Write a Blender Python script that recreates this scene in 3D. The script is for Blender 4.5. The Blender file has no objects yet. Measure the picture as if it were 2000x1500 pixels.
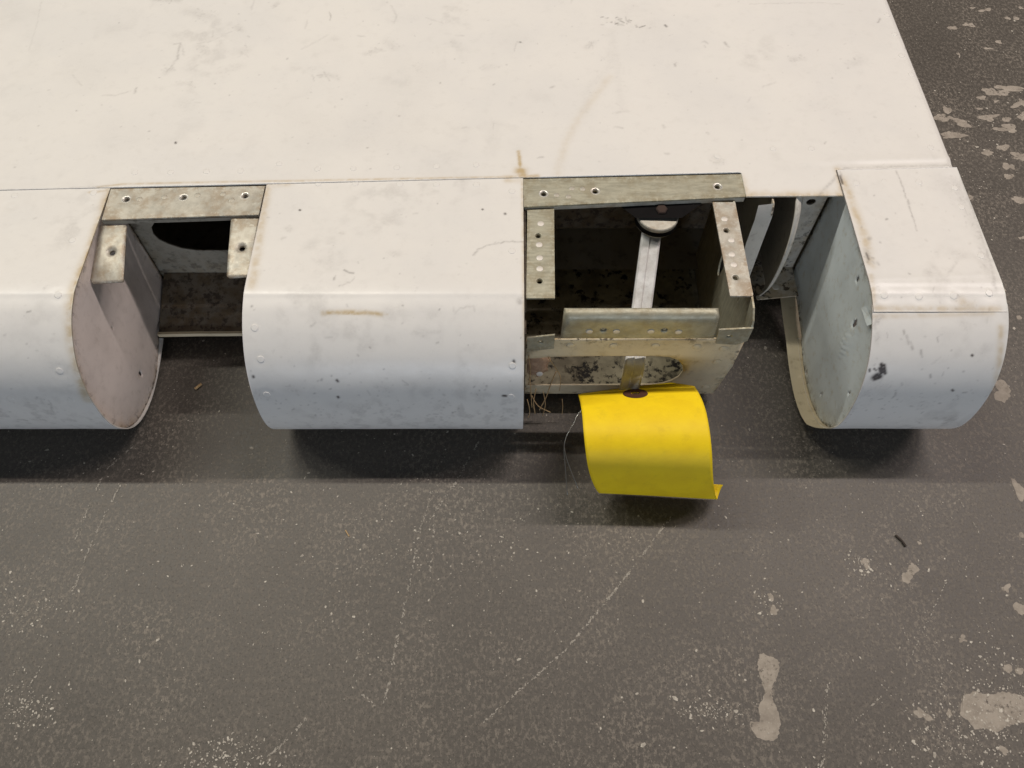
import bpy, bmesh, math, random
import numpy as np
from mathutils import Vector, Matrix
from mathutils.geometry import delaunay_2d_cdt

# ------------------------------------------------------------------ camera, world, lamps
scene = bpy.context.scene
col = scene.collection
S = 0.001                                     # all measures below are in millimetres
random.seed(7); rng = np.random.default_rng(11)

cam_d = bpy.data.cameras.new('camera'); cam = bpy.data.objects.new('camera', cam_d); col.objects.link(cam)
cam_d.sensor_width = 36; cam_d.lens = 27; cam_d.clip_start = 0.01; cam_d.clip_end = 100
cam.location = (0, 0, 0.507); cam.rotation_euler = (math.radians(30), 0, 0)
scene.camera = cam

world = bpy.data.worlds.new('World'); scene.world = world; world.use_nodes = True
bg = world.node_tree.nodes['Background']
bg.inputs[0].default_value = (0.80, 0.88, 1.0, 1); bg.inputs[1].default_value = 0.035

def lamp(name, loc, target, sx, sy, power, colour):
    d = bpy.data.lights.new(name, 'AREA'); d.shape = 'RECTANGLE'; d.size = sx; d.size_y = sy
    d.energy = power; d.color = colour
    o = bpy.data.objects.new(name, d); col.objects.link(o); o.location = loc
    o.rotation_euler = (Vector(target) - Vector(loc)).to_track_quat('-Z', 'Y').to_euler()
    return o
# a row of ceiling tubes behind the panel (greenish on one side, pinkish on the other) and an added, unseen cool fill low in front of it
TUBES = [('ceiling_tube_left', -1.0, 1.02, 31, (1.0, 0.95, 0.83)), ('ceiling_tube_right', 1.0, 0.93, 31, (1.0, 0.89, 0.84)),
         ('ceiling_tube_far_left', -2.7, 1.02, 33, (0.97, 0.97, 0.90)), ('ceiling_tube_far_right', 2.7, 0.93, 33, (1.0, 0.87, 0.83))]
for nm, x, y, pw, c_ in TUBES: lamp(nm, (x, y, 2.35), (x, y - 0.28, 0), 1.3, 0.05, pw, c_)
lamp('cool_front_fill', (0.3, -3.2, 0.34), (0.3, 0.3, 0.2), 2.8, 0.55, 38, (0.76, 0.86, 1.0))

scene.view_settings.view_transform = 'Standard'; scene.view_settings.look = 'None'
scene.view_settings.exposure = -0.05; scene.view_settings.gamma = 1.0

# ------------------------------------------------------------------ numeric helpers
def vnoise(x, y, scale, seed=0, octaves=3):
    out = np.zeros_like(x, dtype=float); amp = 1.0; tot = 0
    for o in range(octaves):
        g = np.random.default_rng(seed * 17 + o).random((128, 128))
        u = x / scale * 2 ** o; v = y / scale * 2 ** o
        i = np.floor(u).astype(int); j = np.floor(v).astype(int); fu = u - i; fv = v - j
        fu = fu * fu * (3 - 2 * fu); fv = fv * fv * (3 - 2 * fv)
        a = g[i % 128, j % 128]; b = g[(i + 1) % 128, j % 128]; c = g[i % 128, (j + 1) % 128]; d = g[(i + 1) % 128, (j + 1) % 128]
        out += amp * ((a * (1 - fu) + b * fu) * (1 - fv) + (c * (1 - fu) + d * fu) * fv); tot += amp; amp *= 0.55
    return out / tot
def sstep(a, b, x):
    t = np.clip((x - a) / (b - a), 0, 1); return t * t * (3 - 2 * t)
def stroke(arr, U, V, pts, width, strength, rag=0.5, seed=1):
    """add a ragged mark that follows the polyline pts; width in mm"""
    n = 0.5 + vnoise(U, V, max(width * 1.3, 1.4), seed, 2) if rag else None
    for (a, b) in (zip(pts[:-1], pts[1:]) if len(pts) > 1 else [(pts[0], pts[0])]):
        ax, ay = a; bx, by = b; w = width * 1.6
        m = (U > min(ax, bx) - w) & (U < max(ax, bx) + w) & (V > min(ay, by) - w) & (V < max(ay, by) + w)
        if not m.any(): continue
        u = U[m]; v = V[m]; L = (bx - ax) ** 2 + (by - ay) ** 2
        t = np.clip(((u - ax) * (bx - ax) + (v - ay) * (by - ay)) / L, 0, 1) if L > 0 else 0
        d = np.hypot(u - ax - t * (bx - ax), v - ay - t * (by - ay))
        k = np.exp(-(d / width * 1.7) ** 2)
        if rag: k = k * np.clip((n[m] - 1 + (1 - rag)) / (1 - rag * 0.6) * 1.6, 0, 1.3)
        arr[m] = np.maximum(arr[m], np.clip(k * strength, 0, 1))

def smudge(arr, U, V, pts, width, strength, seed=1):
    """soft rubbed-in dirt: a faint broad film plus many uneven specks and hair marks along the path"""
    r = np.random.default_rng(seed * 31 + 5)
    P = [np.array(p, float) for p in pts]; P = P if len(P) > 1 else P * 2
    if width < 2.4:
        Q = []
        for a, b in zip(P[:-1], P[1:]):
            n = max(2, int(np.hypot(*(b - a)) / 1.6)); Q += [a + (b - a) * k / n + r.normal(0, .28, 2) for k in range(n)]
        Q.append(P[-1])
        for a, b in zip(Q[:-1], Q[1:]): stroke(arr, U, V, [tuple(a), tuple(b)], width * r.uniform(.75, 1.25), strength * r.uniform(.45, 1.0), 0)
        return
    stroke(arr, U, V, [tuple(p) for p in P], width * 1.35, strength * .34, .25, seed)
    L = sum(np.hypot(*(b - a)) for a, b in zip(P[:-1], P[1:])) + width
    for _ in range(int(L * width * .28) + 6):
        k = r.integers(0, len(P) - 1); c = P[k] + (P[k + 1] - P[k]) * r.random() + r.normal(0, width * .5, 2); a = r.uniform(0, 6.3); l = r.exponential(.9)
        stroke(arr, U, V, [tuple(c), (c[0] + l * math.cos(a), c[1] + l * math.sin(a))], r.uniform(.7, 1.5), strength * r.uniform(.25, 1.0), 0)

# ------------------------------------------------------------------ object helpers
BASE = {}
def tag(o, label, cat, group=None):
    o['label'] = label; o['category'] = cat
    if group: o['group'] = group
def thing(name, base, label, cat, group=None):
    o = bpy.data.objects.new(name, None); col.objects.link(o); o.location = Vector(base) * S
    o.empty_display_size = 0.02; BASE[o] = np.array(base, float); tag(o, label, cat, group); return o
def mk(name, verts, faces, mat, parent=None, smooth=False, attrs=None, base=None):
    b = BASE[parent] if parent is not None else np.array(base if base is not None else (0, 0, 0), float)
    me = bpy.data.meshes.new(name)
    v = (np.asarray(verts, float) - b) * S
    me.from_pydata(v.tolist() if not isinstance(faces, np.ndarray) else [], [], faces if not isinstance(faces, np.ndarray) else [])
    if isinstance(faces, np.ndarray):
        n = len(v); k = len(faces)
        me.vertices.add(n); me.vertices.foreach_set('co', v.astype(np.float32).ravel())
        me.loops.add(k * 4); me.loops.foreach_set('vertex_index', faces.astype(np.int32).ravel())
        me.polygons.add(k); me.polygons.foreach_set('loop_start', (np.arange(k) * 4).astype(np.int32))
        me.update(calc_edges=True)
    me.validate()
    for an, av in (attrs or {}).items():
        a = me.attributes.new(an, 'FLOAT', 'POINT'); a.data.foreach_set('value', np.asarray(av, np.float32).ravel())
    if smooth: me.polygons.foreach_set('use_smooth', np.ones(len(me.polygons), bool))
    me.materials.append(mat)
    o = bpy.data.objects.new(name, me); col.objects.link(o)
    if parent is not None: o.parent = parent
    else: o.location = b * S
    BASE[o] = b
    return o
def grid_faces(nu, nv, keep=None, flip=False):
    i = np.arange(nu - 1)[:, None]; j = np.arange(nv - 1)[None, :]
    a = i * nv + j; q = np.stack([a, a + nv, a + nv + 1, a + 1], -1)
    if flip: q = q[..., ::-1]
    q = q.reshape(-1, 4)
    return q if keep is None else q[keep.reshape(-1)]
def circle(cx, cy, r, n=20): return [(cx + r * math.cos(2 * math.pi * k / n), cy + r * math.sin(2 * math.pi * k / n)) for k in range(n)]
def inside(p, poly):
    x, y = p; c = False; n = len(poly); j = n - 1
    for i in range(n):
        xi, yi = poly[i]; xj, yj = poly[j]
        if (yi > y) != (yj > y) and x < (xj - xi) * (y - yi) / (yj - yi) + xi: c = not c
        j = i
    return c
def plate(name, outline, holes, fmap, th, mat, parent, spacing=None, smooth=False, attr=None):
    """sheet cut to outline in (u,v), holes = (cx,cy,r,rim,depth) dimpled round holes or lists of points; fmap(u,v,h)->xyz"""
    pts = []; hs = []; edges = []; cut = []
    def loop(ps, h):
        s = len(pts); n = len(ps)
        pts.extend(ps); hs.extend([h] * n); edges.extend([(s + k, s + (k + 1) % n) for k in range(n)])
    loop(outline, 0)
    for hl in holes:
        if isinstance(hl, tuple):
            cx, cy, r, rim, dep = hl
            loop(circle(cx, cy, rim), 0); loop(circle(cx, cy, (rim + r) / 2), -dep * 0.35); loop(circle(cx, cy, r), -dep); cut.append(circle(cx, cy, r))
        else: loop(hl, 0); cut.append(hl)
    if spacing:
        us = [p[0] for p in outline]; vs = [p[1] for p in outline]
        for u in np.arange(min(us), max(us), spacing):
            for v in np.arange(min(vs), max(vs), spacing):
                if not inside((u, v), outline): continue
                if any(isinstance(hl, tuple) and math.hypot(u - hl[0], v - hl[1]) < hl[3] + 0.3 for hl in holes): continue
                if min(math.hypot(u - p[0], v - p[1]) for p in pts[:len(outline)]) < spacing * 0.3: continue
                pts.append((float(u) + 1e-4, float(v) + 1e-4)); hs.append(0)
    vo, eo, fo, ov, oe, of = delaunay_2d_cdt([Vector(p) for p in pts], edges, [], 0, 1e-5)
    H = [hs[o[0]] if o else 0 for o in ov]
    fs = []
    for f in fo:
        c = sum((vo[k] for k in f), Vector((0, 0))) / len(f)
        if inside(c, outline) and not any(inside(c, q) for q in cut): fs.append(list(f))
    n = len(vo)
    verts = [fmap(p.x, p.y, h) for p, h in zip(vo, H)] + [fmap(p.x, p.y, h - th) for p, h in zip(vo, H)]
    cnt = {}
    for f in fs:
        for k in range(len(f)):
            cnt.setdefault(frozenset((f[k], f[(k + 1) % len(f)])), []).append((f[k], f[(k + 1) % len(f)]))
    faces = list(fs) + [[n + k for k in reversed(f)] for f in fs]
    faces += [[e[0][1], e[0][0], n + e[0][0], n + e[0][1]] for e in cnt.values() if len(e) == 1]
    oo = np.array(outline); pv = np.array([(p.x, p.y) for p in vo]); dm = np.full(len(pv), 1e9)
    for k in range(len(oo)):
        a_, b_ = oo[k], oo[(k + 1) % len(oo)]; ab = b_ - a_; tt = np.clip(((pv - a_) @ ab) / (ab @ ab + 1e-9), 0, 1)
        dm = np.minimum(dm, np.hypot(*(pv - a_ - tt[:, None] * ab).T))
    rim = np.exp(-dm / 3.5)
    o = mk(name, verts, faces, mat, parent, smooth, {'rim': np.concatenate([rim, rim])})
    bm = bmesh.new(); bm.from_mesh(o.data); bmesh.ops.recalc_face_normals(bm, faces=bm.faces); bm.to_mesh(o.data); bm.free()
    return o
def box(name, lo, hi, mat, parent, bev=0.0):
    bm = bmesh.new(); bmesh.ops.create_cube(bm, size=1)
    for v in bm.verts: v.co = Vector([(lo[k] + hi[k]) / 2 + v.co[k] * (hi[k] - lo[k]) for k in range(3)])
    if bev: bmesh.ops.bevel(bm, geom=bm.edges[:], offset=bev, segments=2, affect='EDGES')
    o = mk(name, [tuple(v.co) for v in bm.verts], [[v.index for v in f.verts] for f in bm.faces], mat, parent); bm.free(); return o
def sweep(name, pts, prof, mat, parent, smooth=False, upv=(0, 0, 1), scale=None):
    """profile (list of 2D points) swept along pts"""
    P = [Vector(p) for p in pts]; n = len(prof); V = []; F = []
    for i, p in enumerate(P):
        t = (P[min(i + 1, len(P) - 1)] - P[max(i - 1, 0)]).normalized()
        a = t.cross(Vector(upv)).normalized(); b = a.cross(t).normalized(); k = scale[i] if scale else 1
        V += [tuple(p + a * q[0] * k + b * q[1] * k) for q in prof]
    for i in range(len(P) - 1):
        F += [[i * n + k, i * n + (k + 1) % n, (i + 1) * n + (k + 1) % n, (i + 1) * n + k] for k in range(n)]
    F += [list(range(n))[::-1], [(len(P) - 1) * n + k for k in range(n)]]
    return mk(name, V, F, mat, parent, smooth)
def tube(name, pts, r, mat, parent, n=6): return sweep(name, pts, circle(0, 0, r, n), mat, parent, True, upv=(0.13, 0.21, 0.97))
def crom(pts, k=8):
    P = [np.array(p, float) for p in pts]; out = []
    for i in range(len(P) - 1):
        p0 = P[max(i - 1, 0)]; p1 = P[i]; p2 = P[i + 1]; p3 = P[min(i + 2, len(P) - 1)]
        for q in range(k):
            t = q / k; out.append(0.5 * (2 * p1 + (p2 - p0) * t + (2 * p0 - 5 * p1 + 4 * p2 - p3) * t * t + (3 * p1 - p0 - 3 * p2 + p3) * t ** 3))
    out.append(P[-1]); return out

# ------------------------------------------------------------------ materials
class NT:
    def __init__(self, name):
        self.m = bpy.data.materials.new(name); self.m.use_nodes = True; self.t = self.m.node_tree
        self.b = self.t.nodes['Principled BSDF']; self.co = self.t.nodes.new('ShaderNodeTexCoord').outputs['Object']
    def n(self, typ, **kw):
        nd = self.t.nodes.new(typ)
        for k, v in kw.items(): setattr(nd, k, v)
        return nd
    def put(self, sock, v):
        if hasattr(v, 'links') or isinstance(v, bpy.types.NodeSocket): self.t.links.new(v, sock)
        else: sock.default_value = (*v, 1) if isinstance(v, tuple) and len(v) == 3 and sock.type == 'RGBA' else v
    def noise(self, mm, detail=4, rough=0.6, stretch=None, seed=0.0):
        nd = self.n('ShaderNodeTexNoise'); nd.inputs['Scale'].default_value = 1000.0 / mm
        nd.inputs['Detail'].default_value = detail; nd.inputs['Roughness'].default_value = rough
        mp = self.n('ShaderNodeMapping'); self.t.links.new(self.co, mp.inputs[0]); mp.inputs['Location'].default_value = (seed, seed * 0.7, 0)
        if stretch: mp.inputs['Scale'].default_value = stretch
        self.t.links.new(mp.outputs[0], nd.inputs['Vector']); return nd.outputs['Fac']
    def ramp(self, x, a, b, lo=0.0, hi=1.0):
        nd = self.n('ShaderNodeMapRange'); nd.interpolation_type = 'SMOOTHSTEP'
        self.put(nd.inputs[0], x)
        for k, v in zip((1, 2, 3, 4), (a, b, lo, hi)): nd.inputs[k].default_value = v
        return nd.outputs[0]
    def math(self, op, a, b):
        nd = self.n('ShaderNodeMath', operation=op); self.put(nd.inputs[0], a); self.put(nd.inputs[1], b); return nd.outputs[0]
    def mix(self, f, a, b):
        nd = self.n('ShaderNodeMix', data_type='RGBA'); self.put(nd.inputs[0], f); self.put(nd.inputs[6], a); self.put(nd.inputs[7], b); return nd.outputs[2]
    def attr(self, name): return self.n('ShaderNodeAttribute', attribute_name=name).outputs['Fac']
    def bump(self, h, dist_mm, strength=1.0):
        nd = self.n('ShaderNodeBump'); nd.inputs['Strength'].default_value = strength; nd.inputs['Distance'].default_value = dist_mm * S
        self.put(nd.inputs['Height'], h); self.t.links.new(nd.outputs[0], self.b.inputs['Normal'])
    def out(self, colour, rough=0.5, metal=0.0, spec=0.5):
        self.put(self.b.inputs['Base Color'], colour); self.put(self.b.inputs['Roughness'], rough); self.put(self.b.inputs['Metallic'], metal)
        self.b.inputs['Specular IOR Level'].default_value = spec; return self.m

def paint_material(name, base, cool):
    t = NT(name)
    big = t.ramp(t.noise(70, 4), 0.35, 0.7); fine = t.noise(1.6, 3, 0.7); mid = t.ramp(t.noise(9, 5, 0.65, seed=3), 0.5, 0.78)
    c = t.mix(big, base, cool)
    c = t.mix(t.math('MULTIPLY', mid, 0.10), c, (0.36, 0.34, 0.31))
    c = t.mix(t.math('MULTIPLY', t.ramp(fine, 0.60, 0.80), 0.16), c, (0.30, 0.27, 0.24))
    gr = t.ramp(t.noise(2.2, 4, 0.7, seed=5), 0.25, 0.6)
    c = t.mix(t.math('MULTIPLY', t.attr('stain'), t.ramp(t.noise(6, 4, seed=9), 0.2, 0.65, 0.25, 0.85)), c, (0.50, 0.36, 0.16))
    c = t.mix(t.math('MULTIPLY', t.math('MULTIPLY', t.attr('dirt'), 0.7), t.math('ADD', t.math('MULTIPLY', gr, 0.6), 0.4)), c, (0.20, 0.18, 0.165))
    c = t.mix(t.attr('chip'), c, (0.045, 0.032, 0.026))
    r = t.math('ADD', t.math('MULTIPLY', t.noise(5, 4), 0.24), 0.22)
    t.bump(t.math('ADD', t.math('MULTIPLY', t.noise(0.9, 3), 0.25), t.noise(4.5, 3)), 0.10, 0.55)
    return t.out(c, r, 0.0, 0.45)
M = {}
M['paint'] = paint_material('white_aircraft_paint', (0.80, 0.775, 0.73), (0.765, 0.745, 0.71))
def ribpaint(name, base, dirtc, amount):
    t = NT(name)
    c = t.mix(t.ramp(t.noise(28, 5), 0.38, 0.72), base, tuple(b * 0.86 for b in base))
    c = t.mix(t.math('MULTIPLY', t.ramp(t.noise(7, 6, 0.7), 0.52, 0.72), amount), c, dirtc)
    e = t.math('MULTIPLY', t.attr('rim'), t.ramp(t.noise(11, 5, 0.65, seed=13), 0.38, 0.62))
    c = t.mix(t.math('MULTIPLY', e, 0.75), c, tuple(b * k for b, k in zip(base, (0.66, 0.54, 0.36))))
    c = t.mix(t.math('MULTIPLY', t.math('MULTIPLY', t.attr('rim'), t.ramp(t.noise(6, 5, 0.7, seed=17), 0.51, 0.60)), 0.9), c, (0.05, 0.035, 0.025))
    t.bump(t.noise(6, 4), 0.25, 0.5); return t.out(c, 0.5, 0.0, 0.4)
M['rib'] = ribpaint('pink_lit_rib_paint', (0.82, 0.74, 0.69), (0.45, 0.38, 0.31), 0.22)  # pink light of the right lamps is put into this base colour
M['rib_cool_lit'] = ribpaint('cool_lit_rib_paint', (0.74, 0.80, 0.82), (0.52, 0.45, 0.31), 0.4)  # same rib paint, with the cool light from the left put into its colour
M['primer'] = ribpaint('grey_green_primer', (0.30, 0.275, 0.225), (0.09, 0.075, 0.055), 0.8)
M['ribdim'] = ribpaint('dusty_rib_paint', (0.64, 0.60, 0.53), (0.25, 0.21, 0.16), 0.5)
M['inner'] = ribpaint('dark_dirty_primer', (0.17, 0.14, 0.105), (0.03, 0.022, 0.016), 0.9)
M['cream'] = ribpaint('yellowed_cream_paint', (0.66, 0.57, 0.40), (0.36, 0.27, 0.14), 0.5)
def metal(name, base, stainc, amount, rough=0.5, met=0.4, stretch=None):
    t = NT(name)
    c = t.mix(t.ramp(t.noise(12, 5, 0.65, stretch), 0.35, 0.7), base, tuple(b * 0.72 for b in base))
    c = t.mix(t.math('MULTIPLY', t.ramp(t.noise(15, 6, 0.7, seed=4), 0.47, 0.66), amount), c, stainc)
    c = t.mix(t.math('MULTIPLY', t.ramp(t.noise(1.5, 4, 0.7, seed=7), 0.62, 0.74), 0.6), c, tuple(b * 0.4 for b in base))
    c = t.mix(t.math('MULTIPLY', t.math('MULTIPLY', t.attr('rim'), t.ramp(t.noise(7, 5, 0.7, seed=21), 0.42, 0.6)), 0.7), c, stainc)
    c = t.mix(t.math('MULTIPLY', t.math('MULTIPLY', t.attr('rim'), t.ramp(t.noise(2.5, 4, 0.7, seed=23), 0.55, 0.65)), 0.4), c, tuple(min(.85, b * 1.6) for b in base))
    t.bump(t.noise(2.0, 4, 0.6, stretch), 0.07, 0.6)
    return t.out(c, t.math('ADD', t.math('MULTIPLY', t.noise(4, 4, seed=2), 0.35), rough - 0.15), met)
M['alloy'] = metal('weathered_alloy', (0.57, 0.54, 0.46), (0.32, 0.23, 0.14), 0.55)
M['olive'] = metal('olive_chromated_alloy', (0.47, 0.45, 0.345), (0.27, 0.22, 0.13), 0.45, 0.5, 0.4, (1, 6, 1))
M['bar'] = metal('worn_grey_bar', (0.80, 0.80, 0.79), (0.42, 0.39, 0.35), 0.4, 0.6, 0.0)
M['rivet'] = metal('bright_rivet', (0.80, 0.75, 0.68), (0.5, 0.42, 0.3), 0.3, 0.5, 0.25)
M['bright'] = metal('bright_bare_metal', (0.82, 0.79, 0.72), (0.6, 0.45, 0.3), 0.3, 0.35, 0.6)
t = NT('mouldy_beige_bottom_skin')
c = t.mix(t.ramp(t.noise(16, 5), 0.35, 0.7), (0.34, 0.31, 0.215), (0.17, 0.15, 0.10))
sp = t.ramp(t.noise(8, 5, 0.78, seed=1), 0.515, 0.60); c = t.mix(t.math('MULTIPLY', sp, t.ramp(t.noise(26, 3, seed=6), 0.34, 0.52)), c, (0.012, 0.010, 0.008))
t.bump(sp, 0.3); M['mould'] = t.out(c, 0.75)
def plain(name, c, r, met=0.0, bump=None, c2=None, mm=8):
    t = NT(name); cc = t.mix(t.ramp(t.noise(mm, 5), 0.35, 0.7), c, c2 or tuple(k * 0.8 for k in c))
    if bump: t.bump(t.noise(bump, 4), 0.1, 0.5)
    return t.out(cc, r, met)
M['dark'] = plain('dark_rubbery_seal', (0.009, 0.008, 0.008), 0.8)
M['dark'].node_tree.nodes['Principled BSDF'].inputs['Specular IOR Level'].default_value = 0.08
M['rust'] = plain('rusty_bolt', (0.045, 0.026, 0.019), 0.9, 0.0, 1.0)
M['tagpaper'] = plain('yellow_card', (0.93, 0.67, 0.008), 0.5, 0, 0.8, (0.88, 0.62, 0.008), 18)
t = NT('yellow_card')
c = t.mix(t.ramp(t.noise(22, 5), 0.35, 0.7), (0.93, 0.67, 0.008), (0.86, 0.60, 0.008))
c = t.mix(t.math('MULTIPLY', t.ramp(t.noise(9, 5, 0.7, seed=2), 0.52, 0.72), 0.16), c, (0.42, 0.28, 0.02))
c = t.mix(t.ramp(t.noise(2.6, 2, 0.5, seed=31), 0.775, 0.80), c, (0.25, 0.15, 0.01))
t.bump(t.math('ADD', t.noise(0.8, 3), t.math('MULTIPLY', t.noise(14, 3), 4.0)), 0.08, 0.7); M['tagpaper'] = t.out(c, 0.58, 0, .35)
M['eyelet'] = plain('brown_fibre_washer', (0.075, 0.024, 0.011), 0.8)
M['wire'] = plain('thin_bright_wire', (0.55, 0.56, 0.56), 0.3, 0.9)
M['straw'] = plain('dry_straw', (0.50, 0.34, 0.17), 0.8, 0, None, (0.36, 0.23, 0.11), 3)
M['tan'] = plain('tan_sealant', (0.44, 0.30, 0.20), 0.85, 0, 1.5, (0.30, 0.19, 0.12), 4)
t = NT('bare_concrete')
c = t.mix(t.ramp(t.noise(9, 5), 0.35, 0.7), (0.37, 0.325, 0.27), (0.26, 0.225, 0.185))
c = t.mix(t.math('MULTIPLY', t.ramp(t.noise(2.6, 4, 0.7, seed=3), 0.53, 0.63), t.ramp(t.noise(17, 3, seed=5), 0.42, 0.6)), c, (0.11, 0.095, 0.078))
c = t.mix(t.math('MULTIPLY', t.ramp(t.noise(1.3, 3, seed=6), 0.58, 0.70), 0.5), c, (0.48, 0.44, 0.38))
t.bump(t.noise(1.8, 4), 0.2, 0.7); M['patch'] = t.out(c, 0.75)
M['fleck'] = plain('pale_grit', (0.60, 0.56, 0.48), 0.8, 0, None, (0.30, 0.27, 0.23), 4)
M['chipdark'] = plain('dark_splinter_wood', (0.045, 0.032, 0.024), 0.8)

t = NT('worn_grey_brown_floor_paint')
big = t.ramp(t.noise(190, 5, 0.6), 0.3, 0.7); grain = t.noise(2.6, 5, 0.8, (1.0, 0.7, 1)); g2 = t.noise(1.6, 3, 0.7, seed=2)
zone = t.ramp(t.noise(60, 4, 0.6, seed=8), 0.38, 0.68)
c = t.mix(big, (0.080, 0.0705, 0.059), (0.106, 0.094, 0.079))
c = t.mix(t.math('MULTIPLY', t.ramp(grain, 0.48, 0.60), t.math('ADD', t.math('MULTIPLY', zone, 0.6), 0.4)), c, (0.222, 0.194, 0.160))
c = t.mix(t.math('MULTIPLY', t.ramp(g2, 0.36, 0.45, 1, 0), 0.65), c, (0.04, 0.034, 0.028))
c = t.mix(t.math('MULTIPLY', t.ramp(t.noise(3.4, 2, 0.5, seed=12), 0.715, 0.76), 0.8), c, (0.33, 0.29, 0.235))
t.bump(t.math('ADD', grain, t.math('MULTIPLY', t.noise(14, 3), 1.5)), 0.25, 0.55)
M['floor'] = t.out(c, t.ramp(grain, 0.3, 0.7, 0.42, 0.62), 0.0, 0.4)

# ------------------------------------------------------------------ the floor
floor = mk('floor', [(-5000, -4000, 0), (5000, -4000, 0), (5000, 6000, 0), (-5000, 6000, 0)], [[0, 1, 2, 3]], M['floor'])
floor['kind'] = 'structure'

# ------------------------------------------------------------------ the control surface
root = thing('control_surface', (0, 300, 0), 'dented white painted aircraft control surface with hinge cutouts lying on the floor', 'aircraft part')
TOP = 126.0
def seam(X): return 381.2 + 0.033 * X
#PROFILE-BEGIN
_P = [(382,126),(340,125.9),(305,125.7),(288,125.4),(282,124.1),(273,120.9),(262,114.2),(250.5,103),(242,88.5),(236.6,71),(234.6,52),(237,36),(244.5,20.5),(255,10.5),(269,4.5),(286,2.2),(306,4),(328,9)]
def _cr(P,k):
    P=[np.array(p,float) for p in P]; out=[]
    for i in range(len(P)-1):
        p0=P[max(i-1,0)];p1=P[i];p2=P[i+1];p3=P[min(i+2,len(P)-1)]
        for q in range(k):
            t=q/k; out.append(0.5*(2*p1+(p2-p0)*t+(2*p0-5*p1+4*p2-p3)*t*t+(3*p1-p0-3*p2+p3)*t**3))
    out.append(P[-1]); return np.array(out)
PROF=_cr(_P,12)
PROF_S=np.concatenate([[0],np.cumsum(np.hypot(*np.diff(PROF,axis=0).T))])
#PROFILE-END
def prof_at(s): return np.interp(s, PROF_S, PROF[:, 0]), np.interp(s, PROF_S, PROF[:, 1])
def prof_n(s):
    y0, z0 = prof_at(s - 0.5); y1, z1 = prof_at(s + 0.5); L = np.hypot(y1 - y0, z1 - z0) + 1e-9
    return (z1 - z0) / L, -(y1 - y0) / L            # outward (y,z)

# shared rivet head
def rivet_mesh(name, r, h, mat, n=14):
    vs = []; fs = []
    for (rr, hh) in ((r, -0.3), (r, h * 0.35), (r * 0.82, h * 0.8), (r * 0.45, h)):
        vs += [(rr * math.cos(2 * math.pi * k / n), rr * math.sin(2 * math.pi * k / n), hh) for k in range(n)]
    vs.append((0, 0, h * 1.02))
    for q in range(3): fs += [[q * n + k, q * n + (k + 1) % n, (q + 1) * n + (k + 1) % n, (q + 1) * n + k] for k in range(n)]
    fs += [[3 * n + k, 3 * n + (k + 1) % n, 4 * n] for k in range(n)]
    me = bpy.data.meshes.new(name); me.from_pydata((np.array(vs) * S).tolist(), [], fs)
    me.polygons.foreach_set('use_smooth', np.ones(len(fs), bool)); me.materials.append(mat); return me
RIV_PAINT = rivet_mesh('painted_rivet', 2.7, 0.13, M['paint'])
RIV_SMALL = rivet_mesh('flush_rivet', 2.35, 0.22, M['rivet'])
RIV_CREAM = rivet_mesh('cream_rivet', 3.0, 0.9, M['cream'])
RIV_FAINT = rivet_mesh('faint_rivet', 2.0, 0.12, M['alloy'])
def rivet(me, pos, nrm, parent, k=1.0):
    o = bpy.data.objects.new('rivet', me); col.objects.link(o); o.parent = parent
    q = Vector(nrm).to_track_quat('Z', 'Y')
    o.matrix_basis = Matrix.Translation(Vector(np.array(pos) - BASE[parent]) * S) @ q.to_matrix().to_4x4() @ Matrix.Scale(k, 4)
    return o
def dimple(h, U, V, p, r=4.2, a=0.16, centre=0.0):
    d = np.hypot(U - p[0], V - p[1]); h -= a * np.exp(-((d - r * 0.75) / (r * 0.42)) ** 2); h += centre * np.exp(-(d / (r * 0.5)) ** 2)

# ---- main top skin
xs = np.concatenate([np.arange(-900, -430, 12.0), np.arange(-430, 155.5, 0.8), [156.2], np.arange(156.9, 220.6, 0.8), [221.0], np.arange(221.8, 302.5, 0.8), [302.6]])
vt = np.concatenate([np.linspace(-1, 0, 26), np.arange(0.8, 218, 0.8), np.linspace(219, 620, 40)])
U, W = np.meshgrid(xs, vt, indexing='ij')
tabfront = 364.5 + (U - 156) * 0.01
Yg = np.where(W <= 0, seam(U) + W * (seam(U) - tabfront), seam(U) + W)
back = np.clip((Yg - 640) / 360, 0, 1)
h = (vnoise(U, Yg, 90, 3, 2) - 0.5) * 0.9 * np.clip(W / 25, 0, 1) + (vnoise(U, Yg, 24, 4, 2) - 0.5) * 0.16
h -= 0.9 * np.exp(-((302.6 - U) / 2.2) ** 2) * 1.2                         # rolled tip edge
h += 0.5 * np.exp(-((W - 9) / 3.0) ** 2) * sstep(190, 250, U) - 0.35 * np.exp(-((W - 3.5) / 2.5) ** 2) * sstep(190, 250, U)   # bead before the tip panel
h += 0.25 * sstep(7, 1.5, np.abs(W)) * (U < 156)
top_rivets = [(-159.9,394.5), (-185.1,387.7), (-208.4,387.2), (-232.6,386.3), (-257,386.3), (-78.8,391.1), (-51.9,392.1), (115,401.3), (141.6,401.8), (90.1,434.9), (181.8,409.3), (208.5,409.3), (297.6,557.9), (297.4,534.4), (296.5,508.8), (298.2,487.1), (291.8,410.3), (-132.9,389.6), (-108.5,390.1), (-24.6,393.5)]
for k, p in enumerate(top_rivets): dimple(h, U, Yg, p, 4.6, 0.15 if k % 3 else 0.08)
for p, r, a in (((139.5,399.4), 7, -.25), ((-243.4,475.7), 5, .2), ((90.4,456.3), 4, .15), ((59,520.8), 5, .2), ((76.5,548.3), 8, .5), ((-127.7,348), 9, .2)): dimple(h, U, Yg, p, r, a)
dirt = np.zeros_like(U); stain = np.zeros_like(U); chip = np.zeros_like(U)
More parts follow.
